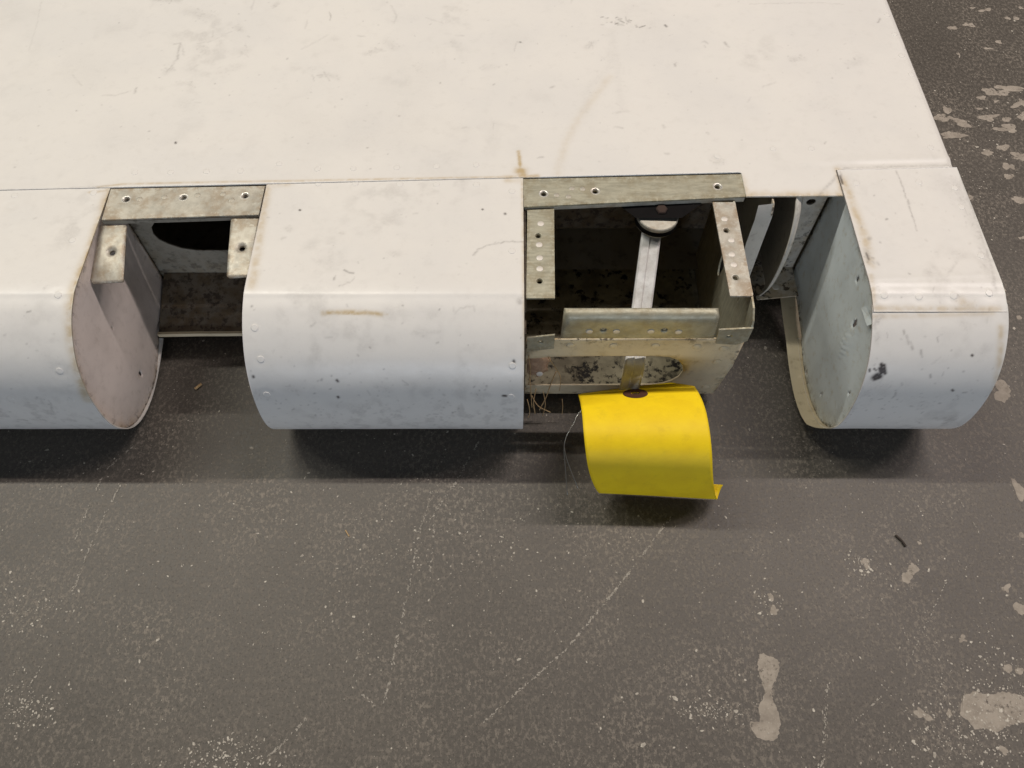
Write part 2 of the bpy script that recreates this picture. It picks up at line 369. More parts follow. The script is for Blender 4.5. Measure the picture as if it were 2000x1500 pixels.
cl = sstep(0.50, 0.72, vnoise(U, Yg, 46, 21, 4))
zone = 0.25 + np.exp(-((U + 130) / 150) ** 2 - ((Yg - 540) / 75) ** 2) + .5 * np.exp(-((U - 190) / 60) ** 2 - ((Yg - 500) / 40) ** 2)
dirt += 0.30 * zone * cl * sstep(0.45, 0.75, vnoise(U, Yg, 13, 22, 4)) + 0.07 * sstep(0.5, 0.8, vnoise(U, Yg, 70, 23, 3))
DS = [([(-258.7,562.5), (-245.7,558.6), (-236.6,553.4)], 6, .42), ([(-288.6,577.1), (-267.9,576.4)], 3, .6), ([(-260,522), (-255.6,523.3), (-254.6,513.6), (-253.7,504), (-258.5,488.8)], 1.5, .55), ([(-259.3,487.6), (-255.4,492.3)], 3, .4),
      ([(-253.9,520.8), (-249.7,508.8)], 1.2, .4), ([(-239.8,519.6), (-232.3,511.1)], 5, .48), ([(-242.4,522.7), (-232.4,525.7), (-219.4,536.9)], 1.5, .3), ([(-215.8,543.2), (-211.9,539.4)], 4, .5), ([(-207.3,513.6), (-202.8,514.8)], 5, .4), ([(-240.9,491.1), (-236.2,498.1)], 1.6, .35),
      ([(-208,563.8), (-207.4,577.1)], 1.5, .35), ([(-190.1,569.1), (-188.6,573)], 3, .5), ([(-145.1,562.5), (-143.3,550.8)], .9, .7), ([(-246.2,476.2), (-237.8,476.2), (-236.2,468.4)], 3.4, .34), ([(-240,456.3), (-232.5,450.8)], 6, .2), ([(-218.5,489.9), (-204.4,496.9)], 5, .25),
      ([(-161.4,550.8), (-161.7,540.7)], 1.2, .35), ([(-149.1,487.1), (-146.6,479.6)], 1.0, .5), ([(-143.2,485.3), (-137.6,486.5), (-129.5,483)], 3, .45), ([(-141,489.9), (-135.2,479.6)], 1.1, .55), ([(-160.8,516.6), (-150.2,525.7), (-143.2,533.2)], 2, .25),
      ([(-299.7,463.9), (-290.2,463.4), (-280.2,468.4)], 1.4, .32), ([(-277,466.2), (-276.5,471.7)], 1.4, .7), ([(-327.9,486.5), (-317.5,474)], .9, .4), ([(-378.3,573.7), (-372.6,544.5), (-369.6,513.6)], .9, .25), ([(-232.6,530.7), (-233.2,538.2)], 1.6, .4), ([(-205,531.9), (-203.6,530.7)], 1.1, .7),
      ([(-96.7,569.1), (-91.7,557.3), (-92.5,547), (-95.1,549.6)], 1.3, .4), ([(-112.3,510), (-100.2,514.8)], 2.6, .45), ([(-119.2,531.9), (-113.5,530.7)], 1.2, .4), ([(-96.8,525.7), (-90.2,516.6)], 5, .28), ([(-73.2,495.8), (-69,489.9)], 5, .26), ([(-53.2,567.1), (-40.8,563.8)], 4, .3), ([(-43.7,531.9), (-37.7,531.9)], 1.5, .35), ([(-68,554.1), (-53.9,547)], 1, .3),
      ([(2.8,522.7), (2,513.6)], 1, .35), ([(3.9,524.5), (7.9,523.3)], 1.5, .45), ([(57,518.4), (63.2,524.5)], 3, .48), ([(58.9,517.2), (61.5,523.3)], 1, .5), ([(28.3,472.9), (31,474)], 1.5, .5), ([(-20,494.6), (-14.6,495.8)], 5, .25),
      ([(77.9,538.2), (78.6,507.6), (79.4,448.1)], 3.5, .16), ([(78.3,525.7), (73.2,495.8), (56.6,472.9), (51.7,448.1)], 4, .16), ([(17.7,399.9), (21.2,400.8)], 1.2, .55), ([(-12.8,434.9), (-13.4,428.6)], 1, .45), ([(-34.5,429.7), (-30.9,429.7)], 1.6, .4),
      ([(148.2,525.7), (150.6,522.7)], 1.6, .45), ([(163.7,523.3), (166.5,518.4)], 1.9, .6), ([(122.6,496.9), (124.2,500.4)], 1.2, .6), ([(146.1,524.5), (147.3,524.5)], 1.0, .5), ([(211.7,505.2), (221.3,504.6)], 3, .42), ([(254.9,498.7), (263.6,502.8)], 5, .34), ([(259.6,505.8), (259.9,504)], 1.3, .7), ([(252.1,494.6), (252.7,494)], 1.1, .6),
      ([(287.6,548.3), (290.8,553.4)], 1.3, .8), ([(301.6,518.4), (303.4,519)], 1.2, .7), ([(190.9,571.7), (246.7,573.7), (266,571.7)], .8, .35), ([(185,472.9), (195.4,478.5)], 1.5, .3), ([(219,453.5), (234.4,456.3)], 7, .18), ([(137.5,425.5), (138.7,424)], 1.4, .6), ([(106.4,404.3), (108.5,404.3)], 1.6, .4), ([(218.4,414.3), (219.8,415.8)], 1.4, .6),
      ([(139.7,401.3), (143.5,395.5), (139.8,393.5)], 4, .35), ([(171.1,456.3), (174.2,461.7)], 1, .3), ([(47.3,573), (48.2,577.1)], 1, .3), ([(107.4,432.3), (107.9,429.7)], 1.6, .5), ([(75.6,446), (83,447.1)], 2, .3), ([(72.7,431.2), (78.4,429.7)], 1.4, .45), ([(-52.6,392.1), (-50.8,391.6)], 1.2, .5)]
for k, (p, w, a) in enumerate(DS): smudge(dirt, U, Yg, p, w, a, 30 + k)
CH = [([(-235.5,415.3), (-235.1,414.3)], 1.2, .9), ([(6.3,524.5), (6.7,523.9)], .9, .8), ([(120.1,545.1), (121.1,543.2)], 1.4, .7)]
for c0, sx, sy, n, ang in (((78.5,547.6), 4.5, 1.6, 16, .15), ((83.3,553.4), 2.2, 2.0, 5, .9), ((91.8,548.3), 1.2, 3.0, 6, 1.9), ((100.3,543.2), 4.0, 1.2, 7, .2), ((72.9,554.7), 2.5, 1.0, 3, -.5)):
    for _ in range(n):
        x, y = rng.normal(c0[0], sx), rng.normal(c0[1], sy); a = ang + rng.normal(0, .5); l = rng.exponential(1.6)
        stroke(chip, U, Yg, [(x, y), (x + l * math.cos(a), y + l * math.sin(a))], rng.uniform(.6, 1.0), rng.uniform(.2, .75), 0)
for k, (p, w, a) in enumerate(CH): stroke(chip, U, Yg, p, w, a, 0.3, 90 + k)
for _ in range(230):                                                       # grit and pin marks
    x, y = rng.uniform(-430, 300), rng.uniform(388, 600); l = rng.exponential(.6); a = rng.uniform(0, 6.3)
    stroke(dirt if rng.random() < .8 else chip, U, Yg, [(x, y), (x + l * math.cos(a), y + l * math.sin(a))], rng.uniform(.7, 1.1), rng.uniform(.12, .42), 0)
stroke(stain, U, Yg, [(72.5,484.2), (47.7,440.1), (38,416.8), (30.6,384.8)], 5.5, .17, .3, 3)
stroke(stain, U, Yg, [(4.6,406.3), (5.6,392.1), (6.3,382)], 2.2, 1, .1, 4); stroke(stain, U, Yg, [(5.9,387.7), (7.3,381)], 6.5, 1, .1, 4); stroke(stain, U, Yg, [(-5.2,381.5), (17.4,382.9)], 3, .6, .3, 5)
stroke(stain, U, Yg, [(-208.8,387.7), (-208,387.2)], 1.8, 1, 0)
stroke(stain, U, Yg, [(-278.8,372.6), (-262.3,375.4), (-200.5,377.3), (-152.3,378.2), (-83.2,380.1), (0,382)], 1.7, .5, .4, 6)
stroke(stain, U, Yg, [(156.4,364.2), (180.9,364.2), (220.2,364.2)], 7.5, .66, .35, 7); stroke(stain, U, Yg, [(156.4,382.5), (157.7,364.2)], 4, .5, .4, 8); stroke(stain, U, Yg, [(222.5,389.6), (220.5,364.2)], 4, .5, .4, 9)
stroke(dirt, U, Yg, [(205,365.2), (220.3,382.5), (227.6,390.6), (302,393.5)], 2.2, .35, .5, 10)
stroke(dirt, U, Yg, [(-343.2,369.8), (-309.2,370.7), (-272.1,373.5)], 1.6, .32, .4, 11)
Z = TOP + h - 116 * back ** 1.6
V3 = np.stack([U, Yg, Z], -1).reshape(-1, 3)
keep = np.ones((len(xs) - 1, len(vt) - 1), bool)
xm = (xs[1:] + xs[:-1]) / 2; vm = (vt[1:] + vt[:-1]) / 2
keep[np.ix_(~((xm > 156.2) & (xm < 221.0)), vm < 0)] = False
F4 = grid_faces(len(xs), len(vt), keep)
# turned-down lip round the front edge and the tip
nv = len(vt); j0 = int(np.argmin(np.abs(vt))); lip = []; extra = []; n0 = len(V3)
chain = []
for i, x in enumerate(xs):
    if 156.2 <= x <= 221.0:
        if abs(x - 156.2) < .01: chain += [i * nv + j for j in range(j0, -1, -1)]
        elif abs(x - 221.0) < .01: chain += [i * nv + j for j in range(0, j0 + 1)]
        else: chain.append(i * nv)
    else: chain.append(i * nv + j0)
chain += [(len(xs) - 1) * nv + j for j in range(j0 + 1, nv)]
low = V3[chain] - np.array([0, 0, 1.1]); V3 = np.concatenate([V3, low])
F4 = np.concatenate([F4, np.array([[chain[k], n0 + k, n0 + k + 1, chain[k + 1]] for k in range(len(chain) - 1)])])
pad = lambda a: np.concatenate([a.reshape(-1), a.reshape(-1)[chain]])
top_skin = mk('top_skin', V3, F4, M['paint'], root, True, {'dirt': pad(dirt), 'stain': pad(stain), 'chip': pad(chip)})
top_skin['label'] = 'broad scuffed white upper skin with yellowed seam'
for k, p in enumerate(top_rivets):
    if k not in (7, 9): rivet(RIV_PAINT, (p[0], p[1], TOP + h[int(np.argmin(np.abs(xs - p[0]))), int(np.argmin(np.abs(vt - (p[1] - seam(p[0])))))] - .04), (0, 0, 1), top_skin, .8)

# hidden underside and tip wall that close the hollow panel
mk('lower_skin', [(-900, 384, 24), (302, 384, 24), (302, 1000, 6), (-900, 1000, 6)], [[0, 1, 2, 3]], M['primer'], root)
mk('tip_wall', [(302, 384, 24), (302, 384, 125), (302, 640, 124), (302, 1000, 10), (302, 1000, 6)], [[0, 1, 2, 3, 4]], M['paint'], root)

# ---- nose skins
def nose_skin(name, x0, x1, s0, s1, rivets, marks, chips, stains, seed, label, fine_from=None, step=0.8, raise_=0.0, feat=None):
    xs = np.arange(x0, x1, step) if fine_from is None else np.concatenate([np.arange(x0, fine_from, 12.0), np.arange(fine_from, x1, step)])
    xs = np.append(xs, x1)
    ss = np.append(np.arange(s0, s1, step), s1)
    U, W = np.meshgrid(xs, ss, indexing='ij')
    y, z = prof_at(W); ny, nz = prof_n(W)
    y = y + np.maximum(0, -W); z = z - 0.5 * np.clip(-W, 0, 1)
    y = y + (seam(U) - 382.0) * np.clip(1 - W / 60.0, 0, 1)                 # upper edge follows the raked seam
    h = (vnoise(U, W, 60, seed, 2) - .5) * .7 * np.clip(W / 25, 0, 1) + (vnoise(U, W, 16, seed + 1, 2) - .5) * .2 - 0.22 + raise_
    if feat: h = h + feat(U, W)
    for p in rivets: dimple(h, U, W, p, 4.6, 0.12)
    dirt = np.zeros_like(U); stain = np.zeros_like(U); chip = np.zeros_like(U)
    dirt += 0.24 * sstep(.5, .72, vnoise(U, W, 40, seed + 2, 4)) * sstep(.45, .75, vnoise(U, W, 11, seed + 3, 4))
    grime = sstep(140, 185, W); dirt += 0.36 * grime * sstep(.50, .72, vnoise(U, W, 5.5, seed + 4, 4)) * sstep(.35, .65, vnoise(U, W, 40, seed + 5, 2))
    for _ in range(int(min(x1 - x0, 180) * 1.0)):
        x, s_ = rng.uniform(max(x0, x1 - 260), x1), rng.normal(185, 22); l = rng.exponential(.7); a = rng.uniform(0, 6.3)
        stroke(dirt, U, W, [(x, s_), (x + l * math.cos(a), s_ + l * math.sin(a))], rng.uniform(.7, 1.3), rng.uniform(.2, .75), 0)
    for k, (p, w, a) in enumerate(marks): smudge(dirt, U, W, p, w, a, seed * 3 + k)
    for k, (p, w, a) in enumerate(chips): stroke(chip, U, W, p, w * 1.25, min(1, a * 1.1), .25, seed * 5 + k)
    for k, (p, w, a) in enumerate(stains): stroke(stain, U, W, p, w, a, .35, seed * 7 + k)
    for _ in range(int((min(x1 - x0, 260)) * .6)):
        x, s = rng.uniform(max(x0, x1 - 260), x1), (s0 + (s1 - s0) * rng.random() ** .7); l = rng.exponential(.6); a = rng.uniform(0, 6.3)
        stroke(dirt if rng.random() < .8 else chip, U, W, [(x, s), (x + l * math.cos(a), s + l * math.sin(a))], rng.uniform(.7, 1.1), rng.uniform(.15, .5), 0)
    P3 = np.stack([U, y + ny * h, z + nz * h], -1)
    n = P3.shape[0] * P3.shape[1]; nv = len(ss)
    V3 = P3.reshape(-1, 3); F4 = grid_faces(len(xs), nv, flip=True)
    chain = [j for j in range(nv)] + [i * nv + nv - 1 for i in range(1, len(xs))] + [(len(xs) - 1) * nv + j for j in range(nv - 2, -1, -1)] + [i * nv for i in range(len(xs) - 2, -1, -1)]
    nn = np.stack([np.zeros_like(U), ny, nz], -1).reshape(-1, 3)
    V3 = np.concatenate([V3, V3[chain] - nn[chain] * 0.9])
    F4 = np.concatenate([F4, np.array([[chain[k], chain[k + 1], n + k + 1, n + k] for k in range(len(chain) - 1)])])
    pad = lambda a: np.concatenate([a.reshape(-1), a.reshape(-1)[chain]])
    o = mk(name, V3, F4, M['paint'], root, True, {'dirt': pad(dirt), 'stain': pad(stain), 'chip': pad(chip)})
    o['label'] = label
    for p in rivets:
        y, z = prof_at(p[1]); ny, nz = prof_n(p[1]); hh = h[int(np.argmin(np.abs(xs - p[0]))), int(np.argmin(np.abs(ss - p[1])))] - .05
        rivet(RIV_PAINT, (p[0], y + ny * hh, z + nz * hh), (0, ny, nz), o, .85)
    return o
SEND = PROF_S[-1]
nose_skin('nose_skin', -900, -270, -1.6, SEND, [(-280.2,14.2), (-279.7,98), (-282,146.5), (-283.4,170.1), (-282.7,54.9), (-332.2,16.5), (-321.7,169.2)],
    [([(-297.7,170.6), (-298.8,176.8), (-300.1,183)], 1.5, .8), ([(-305.1,168.7), (-303.8,167.3)], 1.4, .7), ([(-326.7,192.1), (-323.4,193.6)], 1.6, .8), ([(-312.7,32.4), (-311.8,30.8)], 1.3, .5), ([(-289.4,93), (-288.9,93.7)], 1.1, .6), ([(-287.4,134.5), (-284.4,148.3)], 6, .2), ([(-304.4,118.6), (-295.5,124.9)], 8, .15)],
    [], [([(-270.5,3), (-269.1,39.5), (-269.5,68.2), (-270.9,86.4), (-271.3,107.6), (-271,124.9), (-270.2,142.9), (-272.5,169.2)], 5.5, .62), ([(-270.5,3), (-269.1,39.5), (-270.9,86.4), (-271.3,107.6)], 1.8, .8), ([(-282.8,4.2), (-270.5,3)], 2.4, .45)], 41, 'white nose skin with yellowed edge beside the pink-lit end rib', -400)
nose_skin('nose_skin', -165.5, 7.5, -1.6, SEND, [(-130.7,5.7), (-105.7,5.5), (-75.7,6), (-51,6.3), (-24.1,6.6), (0,12.5), (0,64), (0.3,142.9), (-0.7,166.8), (-155.5,138.5), (-156.3,165), (-157.9,118.6)],
    [([(-24.4,66.9), (-21.5,62.8), (-13.8,58.7), (-4.9,56.5), (7.2,56.6)], .9, .75), ([(-24.4,67.3), (-21.2,62.3)], 1.4, .8), ([(-110.9,86.4), (-110.3,83.6)], .9, .9), ([(-105.4,90.7), (-99.3,87.6), (-98.4,84.4)], 1, .4), ([(-36.1,106), (-35.2,109.8), (-31.4,106.6), (-23.6,105.3), (-22.9,108.5)], 1, .4), ([(-61.2,121.7), (-44,121.1)], 2, .28),
     ([(-123.6,117.7), (-120.5,115.5)], 1.3, .45), ([(-146.2,43.4), (-144,44.9)], 3, .4), ([(-148.2,52.9), (-146.4,52)], 2, .4), ([(-78.1,65.7), (-71.6,66.5)], 3, .3), ([(-64.6,31.3), (-62.3,30.8)], 1.2, .5), ([(-111.2,48), (-109.1,48.9)], 1.5, .5), ([(4.7,102.7), (5.7,100)], 2.2, .7), ([(-163,164.5), (-157,166.8)], 4, .5), ([(-142.6,160.1), (-136.5,162.3)], 4, .45), ([(-84.1,158), (-77.9,161)], 4, .35), ([(-115.7,174.1), (-99.6,176.8)], 5, .35)],
    [([(-105.3,79.2), (-101.9,81.2), (-99.3,81.6)], .9, .35), ([(-140.1,26), (-139.7,26.5)], .9, .9), ([(-4.7,32.2), (-4.4,32.7)], 1.0, .9), ([(-19.6,27.9), (-19.2,28.3)], .7, .9), ([(-109.9,153.2), (-109.4,154)], 1.2, .9), ([(1,139.5), (1.3,140.5)], 1.2, .9), ([(-5.6,165.9), (-3.9,166.3)], 1.2, .9), ([(-111.2,166.8), (-111,167.3)], 1.1, .9), ([(-162,150.2), (-161.9,150.9)], 1.1, .9)],
    [([(-115.5,109.5), (-100.5,108.8), (-80,110.1)], 2.6, .75), ([(-113,109.8), (-83.2,110.1)], 1.2, .95), ([(-80,110.1), (-76.3,110.4)], 1, .5), ([(-164.8,1.5), (-164.1,21), (-163.1,50.5), (-161,92.2)], 5, .5), ([(-165.5,1.4), (-148.5,0.3)], 4, .4), ([(6.9,2.3), (7.4,33.8), (7.3,92.2), (7.8,160.1)], 2.0, .45), ([(-3.5,2), (6.9,2.3)], 4, .35)],
    53, 'square white nose skin standing between the two hinge cutouts', None, 0.7, 0, None)
SPLIT = (220.7,108.8)[1]
nose_skin('nose_skin', 221, 304.5, SPLIT - 5, SEND, [],
    [([(223.4,113), (226.6,111.1)], 3.5, .65), ([(222.2,118.6), (223.1,114.8)], 2, .6), ([(241.9,123.3), (244.3,128.7)], 1.6, .75), ([(244.8,127.4), (246.9,131.9)], 1.2, .7), ([(252.4,132.9), (253.7,137.1)], 1.2, .8), ([(261.4,123.3), (262.1,127.4)], .9, .6), ([(230.2,121.7), (230.7,124.9)], .9, .6), ([(224.9,122.4), (224.2,128.7)], 2.5, .45), ([(276.1,115.5), (279.3,118.6)], 4, .35), ([(290.3,113.9), (292.5,113)], 3, .35), ([(244.2,168.2), (244.3,163.6)], 1.1, .8), ([(225.7,156), (238.1,164.5)], 5, .3), ([(261.2,174.1), (268.9,176.8)], 4, .3), ([(260.4,141.9), (265.1,137.1)], 1.2, .3)],
    [([(229.3,141.9), (231.2,147.6)], 1.5, .95), ([(231,142.6), (233,148.3)], 1.5, .95), ([(228.9,144.7), (230.8,148.7)], 1.5, .9), ([(226.7,151.3), (228.5,149.4), (230.4,150.5)], 2.4, .9), ([(227.6,152.5), (230.2,151.3)], 1.8, .9), ([(222.7,145.4), (223.1,146.8)], .9, .8), ([(225.5,145), (227,146.1)], .9, .8), ([(284.1,135.8), (284.5,136.1)], 1.0, .9), ([(279.1,161), (280.1,161.9)], 1, .7)],
    [([(299.7,118.6), (302.5,144.7), (306.5,164.5)], 3.5, .5), ([(221.6,111.7), (295.1,109.8)], 3, .3)], 67, 'white end nose skin with black scuffs by its inner corner', None, 0.7)
pan = nose_skin('access_panel', 221.5, 304, 0.4, SPLIT, [(251.3,4.6), (274.3,5.2), (232,6.2), (229.2,98.4), (250.3,99.3), (271.8,98.7), (294.1,96.7), (297.2,10.3), (296.7,27.2), (297.4,68.2)],
    [([(261.7,2.7), (262.3,15.3), (262.4,29.1), (261.8,44.8), (261.7,49.4)], .9, .75), ([(262.1,27.5), (262.4,29.1)], 1.2, .9), ([(228.9,54.6), (229,55.4)], 1.6, .9), ([(225,64), (225.2,73.1)], 3.2, .7), ([(230.4,75.5), (229.9,73.9)], 1.5, .6), ([(300.2,13.7), (299.6,29.6), (301.4,45.1), (301.1,60), (299.6,84.4)], 5.5, .5), ([(304.4,9.7), (302.7,41.3), (301.1,76.3), (298.4,96)], 2.2, .6), ([(223.6,84.4), (223.7,106)], 4, .35), ([(276.9,102.7), (282.8,106)], 7, .4), ([(274.4,97.7), (275.2,99.3)], 1.3, .8), ([(258.8,96.7), (260.9,93)], 1.2, .5), ([(223.1,2.5), (222.9,11.9)], 1.4, .6), ([(289.9,13.4), (295.8,21.6)], 8, .3), ([(267.2,88.3), (281.3,72.3)], 1.4, .3)],
    [([(224.8,66.5), (225.2,71.4)], 1.0, .5), ([(222.4,5.5), (222.6,11.9)], .8, .7)],
    [([(223.6,7.7), (225.4,28.5), (226.8,56.2), (225.4,76.3)], 5, .55), ([(223,106.6), (298.4,107.2)], 3.5, .45), ([(223.6,84.4), (221.7,107.2)], 3, .4), ([(276.8,103.3), (281.3,105.3)], 6, .5)], 71,
    'white screwed-on top panel with a bent joggle line near its front edge', None, 0.7, 0.8, lambda U, W: -.34 * sstep((222.5,89.1)[1], (222.5,89.1)[1] + 4, W) + .13 * np.exp(-((W - (223,86.8)[1] + .05 * (U - 221)) / 1.8) ** 2))

# ---- end ribs
def rib_outline(back_y, inset, top=0.0):
    pts = []
    for s in np.arange(PROF_S[0], SEND, 5.0):
        y, z = prof_at(s); ny, nz = prof_n(s); y -= ny * inset; z -= nz * inset
        if y <= back_y: pts.append((float(y), float(z)))
    return [(back_y, TOP - 1.2 - inset * .3)] + pts + [(328, 11 + inset), (back_y, 20)]
A1, A2 = (314.1,104.5), (306.5,78.3)
def fold(u, v):
    ax, ay = A1; bx, by = A2; L = math.hypot(bx - ax, by - ay)
    t = ((u - ax) * (bx - ax) + (v - ay) * (by - ay)) / L / L; d = ((u - ax) * (by - ay) - (v - ay) * (bx - ax)) / L
    if d > 0.0: d = -d * -1
    k = max(0, min(1, 1.05 - t)) if t > -1 else 1
    side = ((u - ax) * (by - ay) - (v - ay) * (bx - ax))
    return side / L, k
def rib_left(u, v, h):
    sd, k = fold(u, v)
    dent = 0
    if False: dent = -5.0 * k * math.exp(sd / 7.0) * min(1, -sd / 0.6)
    edge = min(1.0, min(abs(u - 235) / 16 + 0.2, 1)); bul = 1.6 * math.sin(max(0, min(1, (u - 236) / 100)) * math.pi) + 0.5 * math.sin(u * .11 + v * .05)
    return (-271.6 + h + dent + bul - 1.3, u, v)
hl = [(330.4,80.2), (286.4,25.8)]
def slot_hole(c, a, b, n=12): return [(c[0] + a * math.cos(2 * math.pi * k / n), c[1] + b * math.sin(2 * math.pi * k / n)) for k in range(n)]
rib = plate('end_rib', rib_outline(372.6, 0.9), [slot_hole(hl[0], 1.4, 3.6), slot_hole(hl[1], 1.4, 2.6), slot_hole((313.6,124.6), .8, 3.4), slot_hole((294.4,73.7), .4, 1.3)], rib_left, 0.9, M['rib'], root, 2.6, True)
rib['label'] = 'end rib painted in pink lamp light, closing the long nose section, torn near its top'
plate('end_rib', rib_outline(372.6, 0.9), [], lambda u, v, h: (-164.6 - h, u, v), 0.9, M['rib'], root)
plate('end_rib', rib_outline(372.6, 0.9), [], lambda u, v, h: (5.6 + h, u, v), 0.9, M['primer'], root)
def rib_right(u, v, h):
    lump = 0
    c = (280.9,93.6); d = math.hypot((u - c[0]) / 1.0, (v - c[1] + 14) / 2.4)
    lump = 2.2 * math.exp(-(d / 7) ** 2) * (1 + .6 * math.sin(u * 1.9) * math.sin(v * 1.3 + u))
    return (224.5 - h - 1.5 * math.sin(max(0, min(1, (u - 240) / 110)) * math.pi) - lump, u, v)
rr = plate('end_rib', rib_outline(386, 1.0), [slot_hole((306.6,111), 1.5, 2.2), slot_hole((283.2,94.9), 2.2, 3.4), slot_hole((250.1,61.6), 1.0, 1.2), slot_hole((298.5,7.1), 1.2, 2.0), slot_hole((271.1,22.7), .7, 1.2)], rib_right, 0.9, M['rib_cool_lit'], root, 2.6, True)
rr['label'] = 'pale rib of the end nose, painted in cool lamp light, with lumpy sealant'
# bent-out corner of the rib beside the panel joint
e = [(286.4,108.6), (283.6,113.6), (268.6,116.2), (269.6,112)]
mk('bent_tab', [(221.8, *e[0]), (222.6, *e[1]), (222.4, *e[2]), (220.4, *e[3])], [[0, 1, 2, 3]], M['rib_cool_lit'], root)
# lower lip of the end nose skin that stands out past the rib
LP = [(362, 13.5), (345, 11.5), (328, 9)]
ss = np.linspace(prof_at(0)[0] * 0 + PROF_S[np.argmin(np.abs(PROF[:, 1] - 40) + (PROF[:, 0] > 260) * 99)], SEND, 30)
lipYZ = [(float(prof_at(s)[0] - prof_n(s)[0] * .6), float(prof_at(s)[1] - prof_n(s)[1] * .6)) for s in ss] + [(345, 12), (386, 20)]
V = []; F = []
for k, (y, z) in enumerate(lipYZ):
    w = 10.0 * min(1, k / 8); V += [(222.0 - w, y, z), (226, y, z)]
for k in range(len(lipYZ) - 1): F.append([2 * k, 2 * k + 1, 2 * k + 3, 2 * k + 2])
mk('skin_lip', V, F, M['cream'], root, True)

# ---- hinge cutout beside the long nose section
oval = [(-261.5, 77), (-260, 84), (-255, 90), (-247, 94), (-236, 95.5), (-200, 95), (-186, 93.5), (-179, 88), (-176.5, 78), (-179, 68), (-187, 61), (-200, 58.5), (-236, 58.5), (-247, 61), (-255, 66), (-260, 71)]
plate('spar_web', [(-276, 18), (-162, 18), (-162, 124.6), (-276, 124.6)], [oval], lambda u, v, h: (u, 374.5 - h, v), 1.0, M['primer'], root)
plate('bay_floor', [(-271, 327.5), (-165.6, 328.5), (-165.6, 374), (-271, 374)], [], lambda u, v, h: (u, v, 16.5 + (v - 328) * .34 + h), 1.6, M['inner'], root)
sweep('floor_edge', [(-270.5, 326.6, 17.0), (-240, 326.9, 17.6), (-218, 327.3, 17.1), (-190, 327.5, 17.6), (-165, 327.7, 17.2)], [(-1.1, -1.8), (1.1, -1.8), (1.1, 1.8), (-1.1, 1.8)], M['cream'], root)
for k in range(9): rivet(RIV_FAINT, (rng.uniform(-235, -178), rng.uniform(336, 366), 0) + np.array([0, 0, 0]), (0, 0, 1), root).location.z = (16.9 + .34 * 20) * S
H3 = 1.75
def flat(z): return lambda u, v, h: (u, v, z + h)
def ring(parent, c, z, r0=H3, r1=3.3, mat='bright', nrm=None):
    """raised burnished rim of a dimpled screw hole"""
    n = 20; V = []; F = []
    for rr_, hh in ((r0, -.9), (r0 + .35, -.3), ((r0 + r1) / 2, .12), (r1, .02)): V += [(c[0] + rr_ * math.cos(2 * math.pi * k / n), c[1] + rr_ * math.sin(2 * math.pi * k / n), z + hh) for k in range(n)]
    for q in range(3): F += [[q * n + k, (q + 1) * n + k, (q + 1) * n + (k + 1) % n, q * n + (k + 1) % n] for k in range(n)]
    return mk('dimple_rim', V, F, M[mat], parent, True)
hp = [(-256.9,362.4), (-219.2,364.2), (-178.4,365.6)]
st = plate('hinge_strip', [(-269.6,371.6), (-166.5,374.4), (-166.5,348.9), (-268.5,344.4)], [(c[0], c[1], H3, 3.2, 1.2) for c in hp], flat(TOP - 0.5), 1.3, M['alloy'], root, 4)
st['label'] = 'short stained alloy strip with three screw holes'
for c in hp: ring(st, c, TOP - 0.5)
for c in ((-248.1,362.4), (-210.3,366.1), (-232.1,364.2), (-193.4,367), (-186.6,361.5)): rivet(RIV_FAINT, (c[0], c[1], TOP - 0.5), (0, 0, 1), st)
sweep('strip_edge', [(-269, 344.8, 122.6), (-217, 346.8, 122.6), (-166, 349.0, 122.6)], [(-.5, -1.4), (.5, -1.4), (.5, 1.4), (-.5, 1.4)], M['primer'], st)
# curved tabs either side (u = X, v = arc length from the back edge)
def tabmap(y0, z0, bend, tilt):
    def f(u, v, h):
        a = math.radians(bend) * v / 46.0; R = 46.0 / math.radians(bend)
        return (u, y0 - R * math.sin(a) - math.sin(a) * h * -1 * 0 , z0 - R * (1 - math.cos(a)) + h + tilt * (u + 218))
    return f
tl = plate('screw_tab', [(-271.2, 0), (-254.5, 0), (-253.6, 1), (-249.5, 40), (-249.6, 41.3), (-269.5, 42), (-271, 40)], [(-259.5, 20.5, 1.9, 4.2, 1.6)], tabmap(343.5, 122.4, 26, 0.03), 1.1, M['alloy'], root, 2.5, True)
tr = plate('screw_tab', [(-184.8, 1), (-184, 0), (-166.5, 0), (-165.8, 44), (-179.5, 45), (-181.4, 43.6)], [(-174.5, 23, 1.9, 4.0, 1.6)], tabmap(347.0, 123.6, 14, 0.0), 1.1, M['alloy'], root, 2.5, True)
tl['label'] = 'curved stained tab against the pink-lit rib'; tr['label'] = 'curved stained tab against the middle nose skin'
for c, p, z in (((-175, 330), tr, 122.6), ((-170.5, 341), tr, 123.4), ((-262, 312), tl, 111.5), ((-255, 309), tl, 110.5)): rivet(RIV_FAINT, (c[0], c[1], z), (0, -.1, 1), p, .9)

# ---- open hinge bay between middle nose and end nose
hp = [(21.2,367.5), (55.9,369.8), (138.5,374)]
st = plate('hinge_strip', [(7.6,380.6), (157.5,385.3), (155.7,364.7), (7.8,355.6)], [(c[0], c[1], H3, 3.2, 1.2) for c in hp], flat(TOP - 0.5), 1.3, M['olive'], root, 4)
st['label'] = 'long olive alloy strip with three screw holes over the open bay'
for c in hp: ring(st, c, TOP - 0.5)
for c in ((29.8,366.1), (37.6,364.7), (40.2,372.1), (47.5,371.6)): rivet(RIV_FAINT, (c[0], c[1], TOP - 0.5), (0, 0, 1), st, .95)
sweep('strip_edge', [(8.2, 356.6, 122.8), (80, 360.8, 122.8), (155.6, 365.0, 122.8)], [(-.45, -1.8), (.45, -1.8), (.45, 1.8), (-.45, 1.8)], M['alloy'], st)
